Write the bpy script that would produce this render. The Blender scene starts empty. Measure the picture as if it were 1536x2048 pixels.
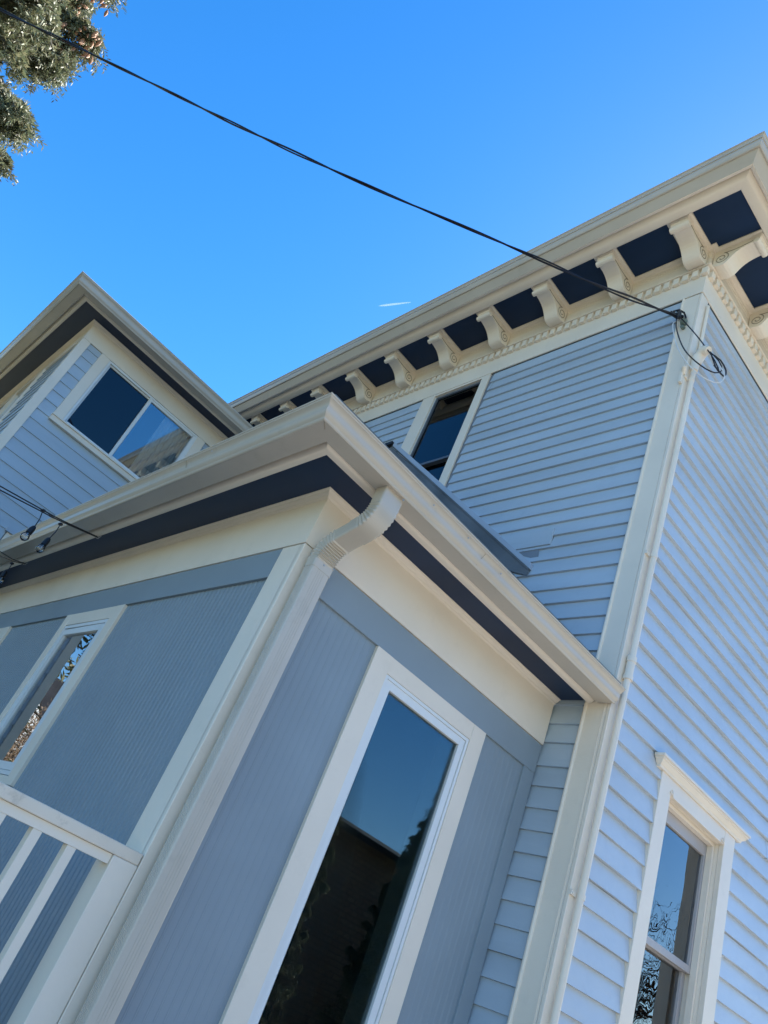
import bpy, bmesh, math, random
import numpy as np
from mathutils import Vector, Matrix
random.seed(7); rng = np.random.default_rng(11)
scn = bpy.context.scene
COL = scn.collection
# ------------------------------------------------------------------ camera
# origin of the scene = the phone's lens; ground lies GZ below it.
GZ = -1.6
cd = bpy.data.cameras.new('camera'); cam = bpy.data.objects.new('camera', cd); COL.objects.link(cam)
scn.camera = cam
Mr = Matrix(((0.642441, -0.609048, -0.465114), (-0.678687, -0.170328, -0.714403), (0.355884, 0.774629, -0.522778)))
cam.matrix_world = Mr.to_4x4()
cd.sensor_fit = 'HORIZONTAL'; cd.sensor_width = 36.0; cd.lens = 36.0
cd.clip_start = 0.02; cd.clip_end = 30000
# ------------------------------------------------------------------ light
SUN = Vector((0.79, 0.15, 0.62)).normalized()
w = bpy.data.worlds.new("World"); scn.world = w; w.use_nodes = True
nt = w.node_tree; nt.nodes.clear()
sky = nt.nodes.new('ShaderNodeTexSky'); sky.sky_type = 'NISHITA'; sky.sun_disc = False
sky.sun_elevation = math.asin(SUN.z); sky.sun_rotation = math.atan2(SUN.x, SUN.y)
sky.air_density = 1.0; sky.dust_density = 0.35; sky.ozone_density = 2.2; sky.altitude = 200
hs = nt.nodes.new('ShaderNodeHueSaturation'); hs.inputs['Saturation'].default_value = 1.38; hs.inputs['Hue'].default_value = 0.503
bg = nt.nodes.new('ShaderNodeBackground'); bg.inputs[1].default_value = 0.106
out = nt.nodes.new('ShaderNodeOutputWorld')
nt.links.new(sky.outputs[0], hs.inputs['Color']); nt.links.new(hs.outputs[0], bg.inputs[0]); nt.links.new(bg.outputs[0], out.inputs[0])
sd = bpy.data.lights.new('sun', 'SUN'); sd.energy = 5.0; sd.angle = math.radians(0.53); sd.color = (1, 0.94, 0.84)
so = bpy.data.objects.new('sun', sd); COL.objects.link(so)
so.rotation_euler = SUN.to_track_quat('Z', 'Y').to_euler()
scn.view_settings.view_transform = 'Standard'; scn.view_settings.look = 'None'
scn.view_settings.exposure = 1.78; scn.view_settings.gamma = 1.0

# ------------------------------------------------------------------ materials
def newmat(name):
    m = bpy.data.materials.new(name); m.use_nodes = True
    return m, m.node_tree, m.node_tree.nodes['Principled BSDF']
def paint(name, col, rough=0.5, var=0.06, bump=0.15, bscale=60.0, stretch=None, spec=0.4, dirt=0.0, dcol=(0.2,0.18,0.15)):
    m, t, p = newmat(name); N = t.nodes; L = t.links
    tc = N.new('ShaderNodeTexCoord'); mp = N.new('ShaderNodeMapping'); L.new(tc.outputs['Object'], mp.inputs[0])
    if stretch: mp.inputs['Scale'].default_value = stretch
    n1 = N.new('ShaderNodeTexNoise'); n1.inputs['Scale'].default_value = 2.3; n1.inputs['Detail'].default_value = 6
    L.new(mp.outputs[0], n1.inputs['Vector'])
    r = N.new('ShaderNodeMapRange'); r.inputs['From Min'].default_value = .3; r.inputs['From Max'].default_value = .7
    r.inputs['To Min'].default_value = 1-var; r.inputs['To Max'].default_value = 1+var
    L.new(n1.outputs['Fac'], r.inputs['Value'])
    mx = N.new('ShaderNodeVectorMath'); mx.operation = 'SCALE'; mx.inputs[0].default_value = col
    L.new(r.outputs[0], mx.inputs['Scale'])
    last = mx.outputs[0]
    if dirt > 0:
        n3 = N.new('ShaderNodeTexNoise'); n3.inputs['Scale'].default_value = 9; n3.inputs['Detail'].default_value = 9; n3.inputs['Roughness'].default_value = .7
        L.new(tc.outputs['Object'], n3.inputs['Vector'])
        r3 = N.new('ShaderNodeMapRange'); r3.inputs['From Min'].default_value = .56; r3.inputs['From Max'].default_value = .78; r3.inputs['To Max'].default_value = dirt
        L.new(n3.outputs['Fac'], r3.inputs['Value'])
        mc = N.new('ShaderNodeMix'); mc.data_type = 'RGBA'; mc.inputs['B'].default_value = (*dcol, 1)
        L.new(r3.outputs[0], mc.inputs['Factor']); L.new(last, mc.inputs['A']); last = mc.outputs['Result']
    L.new(last, p.inputs['Base Color'])
    n2 = N.new('ShaderNodeTexNoise'); n2.inputs['Scale'].default_value = bscale; n2.inputs['Detail'].default_value = 4
    L.new(mp.outputs[0], n2.inputs['Vector'])
    b = N.new('ShaderNodeBump'); b.inputs['Strength'].default_value = bump; b.inputs['Distance'].default_value = 0.004
    L.new(n2.outputs['Fac'], b.inputs['Height']); L.new(b.outputs[0], p.inputs['Normal'])
    p.inputs['Roughness'].default_value = rough; p.inputs['Specular IOR Level'].default_value = spec
    return m
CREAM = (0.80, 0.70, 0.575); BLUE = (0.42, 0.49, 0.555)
M = {}
M['trim'] = paint('cream_painted_wood', CREAM, .45, .04, .2, 40, dirt=.12, dcol=(.36,.31,.22))
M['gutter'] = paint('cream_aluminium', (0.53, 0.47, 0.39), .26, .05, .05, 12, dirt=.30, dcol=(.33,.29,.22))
M['siding'] = paint('blue_grey_siding', BLUE, .5, .09, .45, 30, stretch=(.25,.25,1.6), dirt=.16, dcol=(.2,.24,.3))
M['sidingA'] = M['siding']
M['oldsiding'] = paint('old_blue_siding', (0.49,0.54,0.585), .42, .08, 1.0, 22, stretch=(.5,.5,1.0), dirt=.12, dcol=(.2,.24,.3))
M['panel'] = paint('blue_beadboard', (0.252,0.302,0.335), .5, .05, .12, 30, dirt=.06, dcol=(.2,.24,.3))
M['soffit'] = paint('dark_navy_soffit', (0.006, 0.023, 0.064), .45, .25, .25, 12, spec=.28, stretch=(1,.2,1))
M['vinyl'] = paint('white_vinyl', (0.74, 0.74, 0.72), .3, .02, .03, 20)
M['oldsash'] = paint('taupe_sash', (0.42,0.39,0.38), .4, .05, .2, 30)
M['dark'] = paint('black_rubber', (0.012,0.012,0.015), .45, .1, .1, 80)
M['wire'] = paint('black_cable', (0.010,0.010,0.016), .35, .1, .05, 80)
M['white'] = paint('white_cable', (0.7,0.7,0.7), .4, .02, .02, 80)
M['metal'] = paint('grey_metal', (0.33,0.36,0.40), .35, .1, .1, 30)
M['flash'] = paint('lead_flashing', (0.20,0.225,0.26), .5, .2, .3, 20, dirt=.3, dcol=(.08,.09,.1))
M['lflash'] = paint('painted_flashing', (0.40,0.45,0.52), .4, .06, .1, 20)
M['shingle'] = paint('asphalt_shingle', (0.14,0.15,0.16), .85, .25, .9, 90)
M['dsash'] = paint('dark_sash', (0.10,0.12,0.15), .4, .05, .1, 30)
M['dshingle'] = paint('dark_shingle', (0.03,0.033,0.038), .9, .25, .9, 60)
M['room'] = paint('room_wall', (0.13,0.13,0.12), .8, .05, .05, 20)
M['curtain'] = paint('white_curtain', (0.75,0.75,0.73), .8, .04, .3, 30, stretch=(6,6,.3))
M['wood'] = paint('weathered_wood', (0.16,0.12,0.09), .8, .25, .6, 20)
M['bark'] = paint('bark', (0.035,0.028,0.022), .9, .3, .9, 18)
M['caulk'] = paint('green_insulator', (0.13,0.17,0.14), .4, .1, .1, 30)
M['groove'] = paint('shadowed_groove_paint', (0.30,0.25,0.18), .6, .05, .1, 30)  # carving shadow put into the colour of the scroll lines; gutter seams share it
def glass(name, tint, base=0.02, gain=1.0, rough=0.0, wav=0.0, ws=6):
    m = bpy.data.materials.new(name); m.use_nodes = True; t = m.node_tree; N = t.nodes; L = t.links; N.clear()
    o = N.new('ShaderNodeOutputMaterial'); tr = N.new('ShaderNodeBsdfTransparent'); tr.inputs[0].default_value = (*tint, 1)
    g = N.new('ShaderNodeBsdfGlossy'); g.inputs['Roughness'].default_value = rough
    fr = N.new('ShaderNodeFresnel'); fr.inputs[0].default_value = 1.5
    ma = N.new('ShaderNodeMath'); ma.operation = 'MULTIPLY_ADD'; ma.inputs[1].default_value = gain; ma.inputs[2].default_value = base; ma.use_clamp = True
    mx = N.new('ShaderNodeMixShader')
    L.new(fr.outputs[0], ma.inputs[0]); L.new(ma.outputs[0], mx.inputs[0]); L.new(tr.outputs[0], mx.inputs[1]); L.new(g.outputs[0], mx.inputs[2]); L.new(mx.outputs[0], o.inputs[0])
    if wav:
        tc = N.new('ShaderNodeTexCoord'); n = N.new('ShaderNodeTexNoise'); n.inputs['Scale'].default_value = ws; n.inputs['Detail'].default_value = 1
        b = N.new('ShaderNodeBump'); b.inputs['Strength'].default_value = wav; b.inputs['Distance'].default_value = .02
        L.new(tc.outputs['Object'], n.inputs['Vector']); L.new(n.outputs['Fac'], b.inputs['Height'])
        L.new(b.outputs[0], g.inputs['Normal'])
    return m
M['glass'] = glass('window_glass', (0.50,0.58,0.60), .01, .62, wav=.003, ws=2)
M['glass2'] = glass('screened_glass', (0.30,0.36,0.40), .035, .6)
M['glass3'] = glass('coated_glass', (0.85,0.9,0.92), 0.17, 1.5, wav=.004, ws=2)
M['glassold'] = glass('old_wavy_glass', (0.6,0.64,0.66), .07, 1.6, wav=.05, ws=7)
M['glassd'] = glass('dim_room_glass', (0.10,0.13,0.16), .02, .75, wav=.004, ws=2)
M['bulb'] = glass('bulb_glass', (0.85,0.85,0.85), .06, 1.3, rough=.05)

# ------------------------------------------------------------------ helpers
class MB:
    def __init__(s): s.v = []; s.f = []
    def quad(s, a, b, c, d): n = len(s.v); s.v += [a,b,c,d]; s.f.append((n,n+1,n+2,n+3))
    def poly(s, P): n = len(s.v); s.v += list(P); s.f.append(tuple(range(n, n+len(P))))
    def box(s, x0,x1,y0,y1,z0,z1):
        n = len(s.v)
        s.v += [(x0,y0,z0),(x1,y0,z0),(x1,y1,z0),(x0,y1,z0),(x0,y0,z1),(x1,y0,z1),(x1,y1,z1),(x0,y1,z1)]
        s.f += [(n,n+3,n+2,n+1),(n+4,n+5,n+6,n+7),(n,n+1,n+5,n+4),(n+1,n+2,n+6,n+5),(n+2,n+3,n+7,n+6),(n+3,n,n+4,n+7)]
        return s
    def rings(s, R, caps=True, closed=True):
        n0 = len(s.v); k = len(R[0])
        for r in R: s.v += [tuple(p) for p in r]
        for i in range(len(R)-1):
            for j in range(k if closed else k-1):
                a = n0+i*k+j; b = n0+i*k+(j+1)%k; s.f.append((a,b,b+k,a+k))
        if caps and closed:
            s.f.append(tuple(range(n0+k-1, n0-1, -1))); m = n0+(len(R)-1)*k; s.f.append(tuple(range(m, m+k)))
        return s
    def tube(s, pts, r, n=8, caps=True):
        P = [Vector(p) for p in pts]; R = []; up = None
        for i, p in enumerate(P):
            t = (P[min(i+1,len(P)-1)]-P[max(i-1,0)]).normalized()
            if up is None: up = Vector((0,0,1)) if abs(t.z) < .9 else Vector((1,0,0))
            a = t.cross(up).normalized(); b = a.cross(t).normalized(); up = b
            rr = r[i] if isinstance(r, (list,tuple)) else r
            R.append([p+(a*math.cos(2*math.pi*j/n)+b*math.sin(2*math.pi*j/n))*rr for j in range(n)])
        return s.rings(R, caps)
    def build(s, name, mat, parent=None, smooth=False, bevel=0, loc=None):
        me = bpy.data.meshes.new(name); bm = bmesh.new()
        vs = [bm.verts.new(v) for v in s.v]
        for f in s.f:
            try: bm.faces.new([vs[i] for i in f])
            except ValueError: pass
        bmesh.ops.remove_doubles(bm, verts=bm.verts, dist=1e-6)
        bmesh.ops.recalc_face_normals(bm, faces=bm.faces)
        bm.to_mesh(me); bm.free()
        me.materials.append(mat)
        o = bpy.data.objects.new(name, me); COL.objects.link(o)
        if loc: o.location = loc
        if smooth:
            for p in me.polygons: p.use_smooth = True
            me.set_sharp_from_angle(angle=math.radians(35))
        if bevel:
            md = o.modifiers.new('bevel', 'BEVEL'); md.width = bevel; md.segments = 2; md.limit_method = 'ANGLE'; md.angle_limit = math.radians(40)
        if parent: attach(o, parent)
        return o
def attach(o, p):
    o.parent = p
    if p.type == 'EMPTY': o.matrix_parent_inverse = Matrix.Translation(p.location).inverted()
def tag(o, label=None, cat=None, group=None, kind=None):
    if label: o['label'] = label
    if cat: o['category'] = cat
    if group: o['group'] = group
    if kind: o['kind'] = kind
    return o
def empty(name, loc, label, cat, group=None):
    o = bpy.data.objects.new(name, None); COL.objects.link(o); o.location = loc; o.empty_display_size = .2
    return tag(o, label, cat, group)
# a wall plane: 'x' planes face -x (u = y), 'y' planes face -y (u = x)
class PL:
    def __init__(s, ax, c): s.ax = ax; s.c = c
    def P(s, u, o, z): return (s.c-o, u, z) if s.ax == 'x' else (u, s.c-o, z)
    def box(s, mb, u0, u1, o0, o1, z0, z1):
        if s.ax == 'x': mb.box(s.c-o1, s.c-o0, u0, u1, z0, z1)
        else: mb.box(u0, u1, s.c-o1, s.c-o0, z0, z1)
def sheet(mb, pl, u0, u1, z0, z1, holes, off):
    us = sorted({u0,u1,*[h[0] for h in holes],*[h[1] for h in holes]}); zs = sorted({z0,z1,*[h[2] for h in holes],*[h[3] for h in holes]})
    us = [u for u in us if u0 <= u <= u1]; zs = [z for z in zs if z0 <= z <= z1]
    for a, b in zip(us, us[1:]):
        for c, d in zip(zs, zs[1:]):
            if any(h[0] <= (a+b)/2 <= h[1] and h[2] <= (c+d)/2 <= h[3] for h in holes): continue
            mb.quad(pl.P(a,off,c), pl.P(b,off,c), pl.P(b,off,d), pl.P(a,off,d))
def claps(mb, pl, u0, u1, lines, holes, ob=.016, ot=.004, boards=True, jit=.0012, wob=0.0):
    lines = sorted(lines)
    for i in range(len(lines)-1):
        za, zb = lines[i], lines[i+1]; u = u0
        while u < u1-1e-6:
            ln = random.uniform(2.0, 3.8) if boards else 99
            ue = min(u1, u+ln)
            if u1-ue < .5: ue = u1
            jz = random.uniform(-jit, jit); jo = random.uniform(-jit, jit)*1.3
            zc = sorted({za, zb, *[h[2] for h in holes if za < h[2] < zb], *[h[3] for h in holes if za < h[3] < zb]})
            for c, d in zip(zc, zc[1:]):
                cuts = sorted({u+.0016, ue-.0016, *[q for h in holes for q in h[:2] if u < q < ue]})
                for a, b in zip(cuts, cuts[1:]):
                    if any(h[0] <= (a+b)/2 <= h[1] and h[2] <= (c+d)/2 <= h[3] for h in holes): continue
                    f = lambda z: ob+(ot-ob)*(z-za)/(zb-za)+jo
                    bz = jz if c == za else 0
                    n = max(1, int((b-a)/.25)) if wob else 1
                    ww = [(math.sin((a+(b-a)*k/n)*3.1+i*1.7)+math.sin((a+(b-a)*k/n)*7.3+i*.6))*wob for k in range(n+1)]
                    for k in range(n):
                        p, q = a+(b-a)*k/n, a+(b-a)*(k+1)/n; w0, w1 = (ww[k], ww[k+1]) if c == za else (0, 0)
                        mb.quad(pl.P(p,f(c),c+bz+w0), pl.P(q,f(c),c+bz+w1), pl.P(q,f(d),d), pl.P(p,f(d),d))
                        if c == za: mb.quad(pl.P(p,f(c),c+bz+w0), pl.P(q,f(c),c+bz+w1), pl.P(q,-.021,c+bz+w1), pl.P(p,-.021,c+bz+w0))
            u = ue
def csweep(prof, cx, cy, yfar, xend, close=True):
    """sweep a closed (overhang, z) profile round an outside corner"""
    mb = MB()
    R = [[(cx-o, yfar, z) for o, z in prof], [(cx-o, cy-o, z) for o, z in prof], [(xend, cy-o, z) for o, z in prof]]
    mb.rings(R, caps=True, closed=close); return mb
def arc(cx, cy, r, a0, a1, n):
    return [(cx+r*math.cos(math.radians(a0+(a1-a0)*i/n)), cy+r*math.sin(math.radians(a0+(a1-a0)*i/n))) for i in range(n+1)]

# ------------------------------------------------------------------ ground
def structure(o): o['kind'] = 'structure'; return o
def mkground():
    m, t, p = newmat('dry_grass'); N = t.nodes; L = t.links
    tc = N.new('ShaderNodeTexCoord'); n = N.new('ShaderNodeTexNoise'); n.inputs['Scale'].default_value = 1.3; n.inputs['Detail'].default_value = 9
    cr = N.new('ShaderNodeValToRGB'); cr.color_ramp.elements[0].color = (.10,.105,.05,1); cr.color_ramp.elements[1].color = (.23,.21,.13,1)
    cr.color_ramp.elements[0].position = .35; cr.color_ramp.elements[1].position = .65
    L.new(tc.outputs['Object'], n.inputs['Vector']); L.new(n.outputs['Fac'], cr.inputs[0]); L.new(cr.outputs[0], p.inputs['Base Color']); p.inputs['Roughness'].default_value = .95
    mb = MB(); mb.quad((-3000,-3000,GZ),(3000,-3000,GZ),(3000,3000,GZ),(-3000,3000,GZ)); structure(mb.build('ground', m))
    mb = MB(); mb.box(-3,16,-8.2,1.9,GZ-.1,GZ+.03); structure(mb.build('unseen_bounce_slab', paint('bounce_slab_concrete', (.42,.40,.36), .85, .15, .4, 30)))  # unseen slab, extent and pale tone chosen to bounce sunlight onto the walls
mkground()

# ------------------------------------------------------------------ HOUSE
house = empty('house', (3.5, 2.41, GZ), 'two storey blue grey clapboard house with cream bracketed eaves and a low sunroom', 'house')
TX, TY = 3.502, 2.412            # tall block corner
SX, SY = 1.50, 2.797             # sunroom corner
WX, WY = 0.627, 7.80             # rear wing corner
A = PL('x', TX); B = PL('y', TY); SL = PL('x', SX); SR = PL('y', SY); WL = PL('x', WX); WF = PL('y', WY)
FAR = 13.0; XE = 12.0
# --- tall block walls -------------------------------------------------
lineA = [5.605,5.461,5.340,5.211,5.084,4.971,4.844,4.719,4.599,4.475,4.354,4.231,4.106,3.983,3.858,3.734,3.601,3.483,3.363,3.24,3.132,3.02,2.897,2.748,2.63,2.50,2.369,2.245,2.12,2.0,1.88,1.756,1.638,1.495,1.376]
while lineA[-1] > GZ+.3: lineA.append(lineA[-1]-.124)
winA = (4.60, 5.60, 3.45, 5.605)
mb = MB(); claps(mb, A, TY+.15, FAR, lineA, [(3.198,3.80,3.155,3.30), winA], ob=-.001, ot=-.019, boards=True)
mb.build('clapboard_wall', M['siding'], house)
mb = MB(); sheet(mb, A, TY, FAR, GZ, 6.2, [(4.69,5.48,3.5,5.59)], -.023); mb.build('wall_sheathing', M['flash'], house)
lineB = [5.605,5.49,5.366,5.242,5.118,4.994,4.87,4.746,4.62,4.498,4.374,4.25,4.126,4.002,3.878,3.754,3.63,3.506,3.382,3.258,3.134,3.01,2.886,2.76,2.63,2.50,2.372,2.245,2.117,1.99,1.863,1.734,1.606,1.469,1.35,1.226,1.096,.973,.848,.729,.609,.489,.366,.243,.12]
while lineB[-1] > GZ+.3: lineB.append(lineB[-1]-.124)
winB = (4.17, 5.09, -.35, 1.80)
mb = MB(); claps(mb, B, TX+.10, XE, lineB, [winB], ob=.008, ot=-.015, jit=.002, wob=.0016)
mb.build('clapboard_wall', M['oldsiding'], house)
mb = MB(); sheet(mb, B, TX, XE, GZ, 6.2, [(4.25,5.01,-.3,1.70)], -.023)
mb.quad((XE,TY,GZ),(XE,FAR,GZ),(XE,FAR,6.2),(XE,TY,6.2)); mb.quad((TX,FAR,GZ),(XE,FAR,GZ),(XE,FAR,6.2),(TX,FAR,6.2))
mb.build('wall_sheathing', M['flash'], house)
# corner boards
mb = MB(); mb.box(TX, TX+.105, TY, TY+.021, GZ+.3, 5.60); mb.box(TX, TX+.021, TY+.022, 2.566, GZ+.3, 5.60)
mb.build('corner_board', M['trim'], house, bevel=.003)
mb = MB(); mb.tube([(TX-.001,2.573,GZ+.3),(TX-.001,2.573,5.60)], .0115, 10); mb.box(TX-.0035,TX+.01,TY+.034,TY+.042,GZ+.3,1.9)
mb.build('corner_bead', M['trim'], house, smooth=True)
# frieze
f = [(-.01,5.611),(.003,5.611),(.003,5.843),(-.01,5.843)]
csweep(f, TX, TY, FAR, XE).build('frieze_board', M['trim'], house, bevel=.002)
# bed shelf, dentil backing and ledges
f = [(-.01,5.845),(.007,5.845),(.007,5.912),(.040,5.914),(.045,5.917),(.045,5.924),(.036,5.930),(.022,5.932),(.022,6.060),(.026,6.066),(.026,6.085),(.031,6.090),(.031,6.112),(.040,6.124),(.078,6.126),(.078,6.138),(-.01,6.138)]
csweep(f, TX, TY, FAR, XE).build('bed_moulding', M['trim'], house)
mb = MB(); y = TY-.020; k = 0
while y < FAR:
    j = random.uniform(-.002,.002); mb.box(TX-.036, TX-.003, y+j, y+.052+j, 5.828+j*.5, 5.907); y += .0846
x = TX+.028
while x < XE: mb.box(x, x+.052, TY-.036, TY-.003, 5.828, 5.907); x += .0846
mb.build('dentil_course', M['trim'], house, bevel=.0015)
# soffit (dark board), cream frame beams
mb = MB(); mb.quad((TX-.45,TY-.45,6.142),(TX-.45,FAR,6.142),(XE,FAR,6.142),(XE,TY-.45,6.142)); mb.build('soffit', M['soffit'], house)
beamsA = [2.492+.7045*k for k in range(15)]; beamsB = [3.585+.71*k for k in range(12)]
for yb in beamsA: MB().box(TX-.445, TX-.02, yb-.112, yb+.112, 6.128, 6.150).build('soffit_beam', M['trim'], house)
for xb in beamsB: MB().box(xb-.112, xb+.112, TY-.445, TY-.02, 6.1265, 6.148).build('soffit_beam', M['trim'], house)
cr = [(.436,6.150),(.436,6.112),(.441,6.106),(.452,6.102),(.466,6.103)]+[(.466+.085*math.sin(a*math.pi/18), 6.103+.062*(1-math.cos(a*math.pi/18))) for a in range(1,9)]+[(.553,6.150),(.558,6.138),(.565,6.138),(.568,6.130),(.576,6.130),(.580,6.124),(.588,6.124),(.588,6.19),(.5,6.19)]
csweep(cr, TX, TY, FAR, XE).build('crown_moulding', M['trim'], house, smooth=True)
gt = [(.588,6.124),(.652,6.199),(.656,6.196),(.664,6.197),(.670,6.204),(.669,6.212),(.673,6.220),(.680,6.228),(.683,6.240),(.682,6.252),(.684,6.266),(.691,6.280),(.697,6.287),(.697,6.294),(.703,6.297),(.705,6.305),(.701,6.311),(.692,6.311),(.69,6.26),(.60,6.25),(.588,6.25)]
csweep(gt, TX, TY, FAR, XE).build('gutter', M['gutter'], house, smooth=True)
# main roof (low hip)
mb = MB(); e = .69; z0 = 6.27
xm = (TX+XE)/2; mb.poly([(TX-e,TY-e,z0),(TX-e,FAR+e,z0),(xm,FAR-3.5,z0+1.5),(xm,TY+3.6,z0+1.5)]); mb.poly([(TX-e,TY-e,z0),(xm,TY+3.6,z0+1.5),(XE+e,TY-e,z0)])
mb.poly([(XE+e,TY-e,z0),(xm,TY+3.6,z0+1.5),(xm,FAR-3.5,z0+1.5),(XE+e,FAR+e,z0)]); mb.poly([(TX-e,FAR+e,z0),(XE+e,FAR+e,z0),(xm,FAR-3.5,z0+1.5)])
mb.poly([(TX-e,TY-e,z0-.01),(XE+e,TY-e,z0-.01),(XE+e,FAR+e,z0-.01),(TX-e,FAR+e,z0-.01)])
mb.build('roof', M['shingle'], house)
# brackets: local frame, outward = -x, width along y, top z=0
def bracket_profile():
    # (o, z) outline seen from the side, o = distance from the wall; z = 0 at the soffit beam
    P = [(.030,0),(.030,-.193),(.050,-.197),(.075,-.205),(.100,-.211),(.122,-.211),(.142,-.202),(.158,-.186),(.172,-.166),(.188,-.145),(.208,-.122),(.232,-.102),(.260,-.086),(.290,-.075),(.320,-.068),(.345,-.065),(.362,-.060)]
    P += [(.400,-.056),(.408,-.050),(.408,-.042),(.414,-.040),(.414,-.030),(.421,-.028),(.421,-.018),(.429,-.015),(.429,-.006),(.435,-.004),(.435,0)]
    return P
BP = bracket_profile(); BW = .0745
def make_bracket():
    mb = MB(); mb.rings([[(-o, s*BW, z) for o, z in BP] for s in (-1, 1)])
    b = mb.build('bracket', M['trim'], house, bevel=.003)
    cap = MB(); cap.tube([(-.386,-BW-.010,-.070),(-.386,-BW-.0099,-.070),(-.386,BW+.0099,-.070),(-.386,BW+.010,-.070)], [.020,.0255,.0255,.020], 14)
    for k in range(4): cap.box(-.406-.0075*k,-.34,-BW-.003-.003*k,BW+.003+.003*k,-.050+.0125*k,-.041+.0125*k)
    c = cap.build('abacus', M['trim']); c.parent = b
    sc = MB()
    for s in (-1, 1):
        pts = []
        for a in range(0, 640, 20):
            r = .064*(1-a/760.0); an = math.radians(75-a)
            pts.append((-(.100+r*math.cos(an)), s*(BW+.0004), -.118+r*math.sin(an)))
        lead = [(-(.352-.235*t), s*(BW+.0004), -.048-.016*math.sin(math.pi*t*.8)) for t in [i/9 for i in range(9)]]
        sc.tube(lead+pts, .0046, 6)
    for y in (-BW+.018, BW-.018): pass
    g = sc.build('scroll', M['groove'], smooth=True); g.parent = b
    return b, [c, g]
br, brc = make_bracket()
def place_bracket(first, loc, rz):
    if first: o = br
    else:
        o = br.copy(); COL.objects.link(o); o.parent = house
        for ch in brc:
            c = ch.copy(); COL.objects.link(c); c.parent = o
    o.matrix_parent_inverse = Matrix.Translation(house.location).inverted()
    o.location = loc; o.rotation_euler = (0, 0, rz)
for i, yb in enumerate(beamsA): place_bracket(i == 0, (TX, yb, 6.128), 0)
for xb in beamsB: place_bracket(False, (xb, TY, 6.1265), math.pi/2)

# --- windows --------------------------------------------------------------
def room(pl, u0, u1, z0, z1, depth, mat=None, name='room_interior'):
    mb = MB(); P = pl.P; o0 = -.13; o1 = -depth
    a = [P(u0,o0,z0),P(u1,o0,z0),P(u1,o0,z1),P(u0,o0,z1)]; b = [P(u0,o1,z0),P(u1,o1,z0),P(u1,o1,z1),P(u0,o1,z1)]
    for i in range(4): j = (i+1)%4; mb.quad(a[i],a[j],b[j],b[i])
    mb.quad(*b)
    return mb.build(name, mat or M['room'], house)
def frame_bars(mb, pl, u0, u1, z0, z1, w, o0, o1, wt=None, wb=None):
    wt = wt or w; wb = wb or w
    pl.box(mb, u0, u0+w, o0, o1, z0, z1); pl.box(mb, u1-w, u1, o0, o1, z0, z1)
    pl.box(mb, u0+w, u1-w, o0, o1, z1-wt, z1); pl.box(mb, u0+w, u1-w, o0, o1, z0, z0+wb)
def window(pl, name, opening, casing, sashes, jamb, mats, casing_out=.022, casing_back=0):
    """opening (u0,u1,z0,z1); casing (l,r,b,t) widths; sashes = [(u0,u1,z0,z1,w,recess,glassmat)]"""
    u0,u1,z0,z1 = opening; l,r,b,t = casing; mb = MB()
    if l: pl.box(mb, u0-l, u0, casing_back, casing_out, z0-b, z1+t)
    if r: pl.box(mb, u1, u1+r, casing_back, casing_out, z0-b, z1+t)
    if t: pl.box(mb, u0, u1, casing_back, casing_out-.0015, z1, z1+t)
    if b: pl.box(mb, u0, u1, casing_back, casing_out-.0015, z0-b, z0)
    if t or b: win = mb.build(name, mats[0], house, bevel=.002)
    else:
        mb = MB(); frame_bars(mb, pl, u0, u1, z0, z1, .004, casing_back-.02, casing_back-.0005); win = mb.build(name, mats[1], house)
        for (a, c) in ((u0-l,u0),(u1,u1+r)):
            mb = MB(); pl.box(mb, a, c, casing_back, casing_out, z0, z1); mb.build('casing', mats[0], win, bevel=.002)
    mb = MB(); frame_bars(mb, pl, u0-.012, u1+.012, z0-.012, z1+.012, .014, -jamb, casing_back-.001)
    mb.build('jamb', mats[1], win)
    mb = MB()
    for s in sashes: frame_bars(mb, pl, s[0], s[1], s[2], s[3], s[4], -s[5]-.034, -s[5], *(s[7:9]))
    mb.build('sash', mats[2], win, bevel=.002)
    for s in sashes:
        mb = MB(); w = s[4]-.006; pl.box(mb, s[0]+w, s[1]-w, -s[5]-.021, -s[5]-.017, s[2]+w, s[3]-w); mb.build('pane', s[6], win)
    return win
# upper window in the tall side wall
wn = window(A, 'window', (4.749,5.42,3.46,5.582), (.107,.188-.0,0,.027), [(4.749,5.42,4.515,5.582,.026,.028,M['glassd'],.026,.03),(4.749,5.42,3.46,4.54,.026,.058,M['glassd'])], .11, (M['trim'],M['vinyl'],M['dsash']), 0.0, -.02)
room(A, 4.3, 6.2, 3.2, 5.8, 2.8)
# old double hung window in the right wall
wn = window(B, 'window', (4.258,4.988,-.25,1.694), (.129,.143,.06,.095), [(4.262,4.984,.905,1.69,.042,.085,M['glassold'],.095,.04),(4.262,4.984,-.25,.945,.042,.12,M['glassold'])], .19, (M['trim'],M['trim'],M['oldsash']), .012, -.02)
mb = MB(); cap = [(0,1.789),(.022,1.789),(.026,1.797),(.026,1.803),(.042,1.814),(.048,1.826),(.056,1.830),(.056,1.838),(.066,1.842),(.066,1.856),(.0,1.872)]
x0, x1 = 4.095, 5.165; R = []
mb.rings([[(x0-o, TY, z) for o, z in cap], [(x0-o, TY-o, z) for o, z in cap], [(x1+o, TY-o, z) for o, z in cap], [(x1+o, TY, z) for o, z in cap]])
mb.build('window_head', M['trim'], wn, smooth=True)
mb = MB(); frame_bars(mb, B, 4.262, 4.984, -.25, 1.69, .022, -.083, -.045); mb.build('stop_bead', M['trim'], wn)
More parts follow.
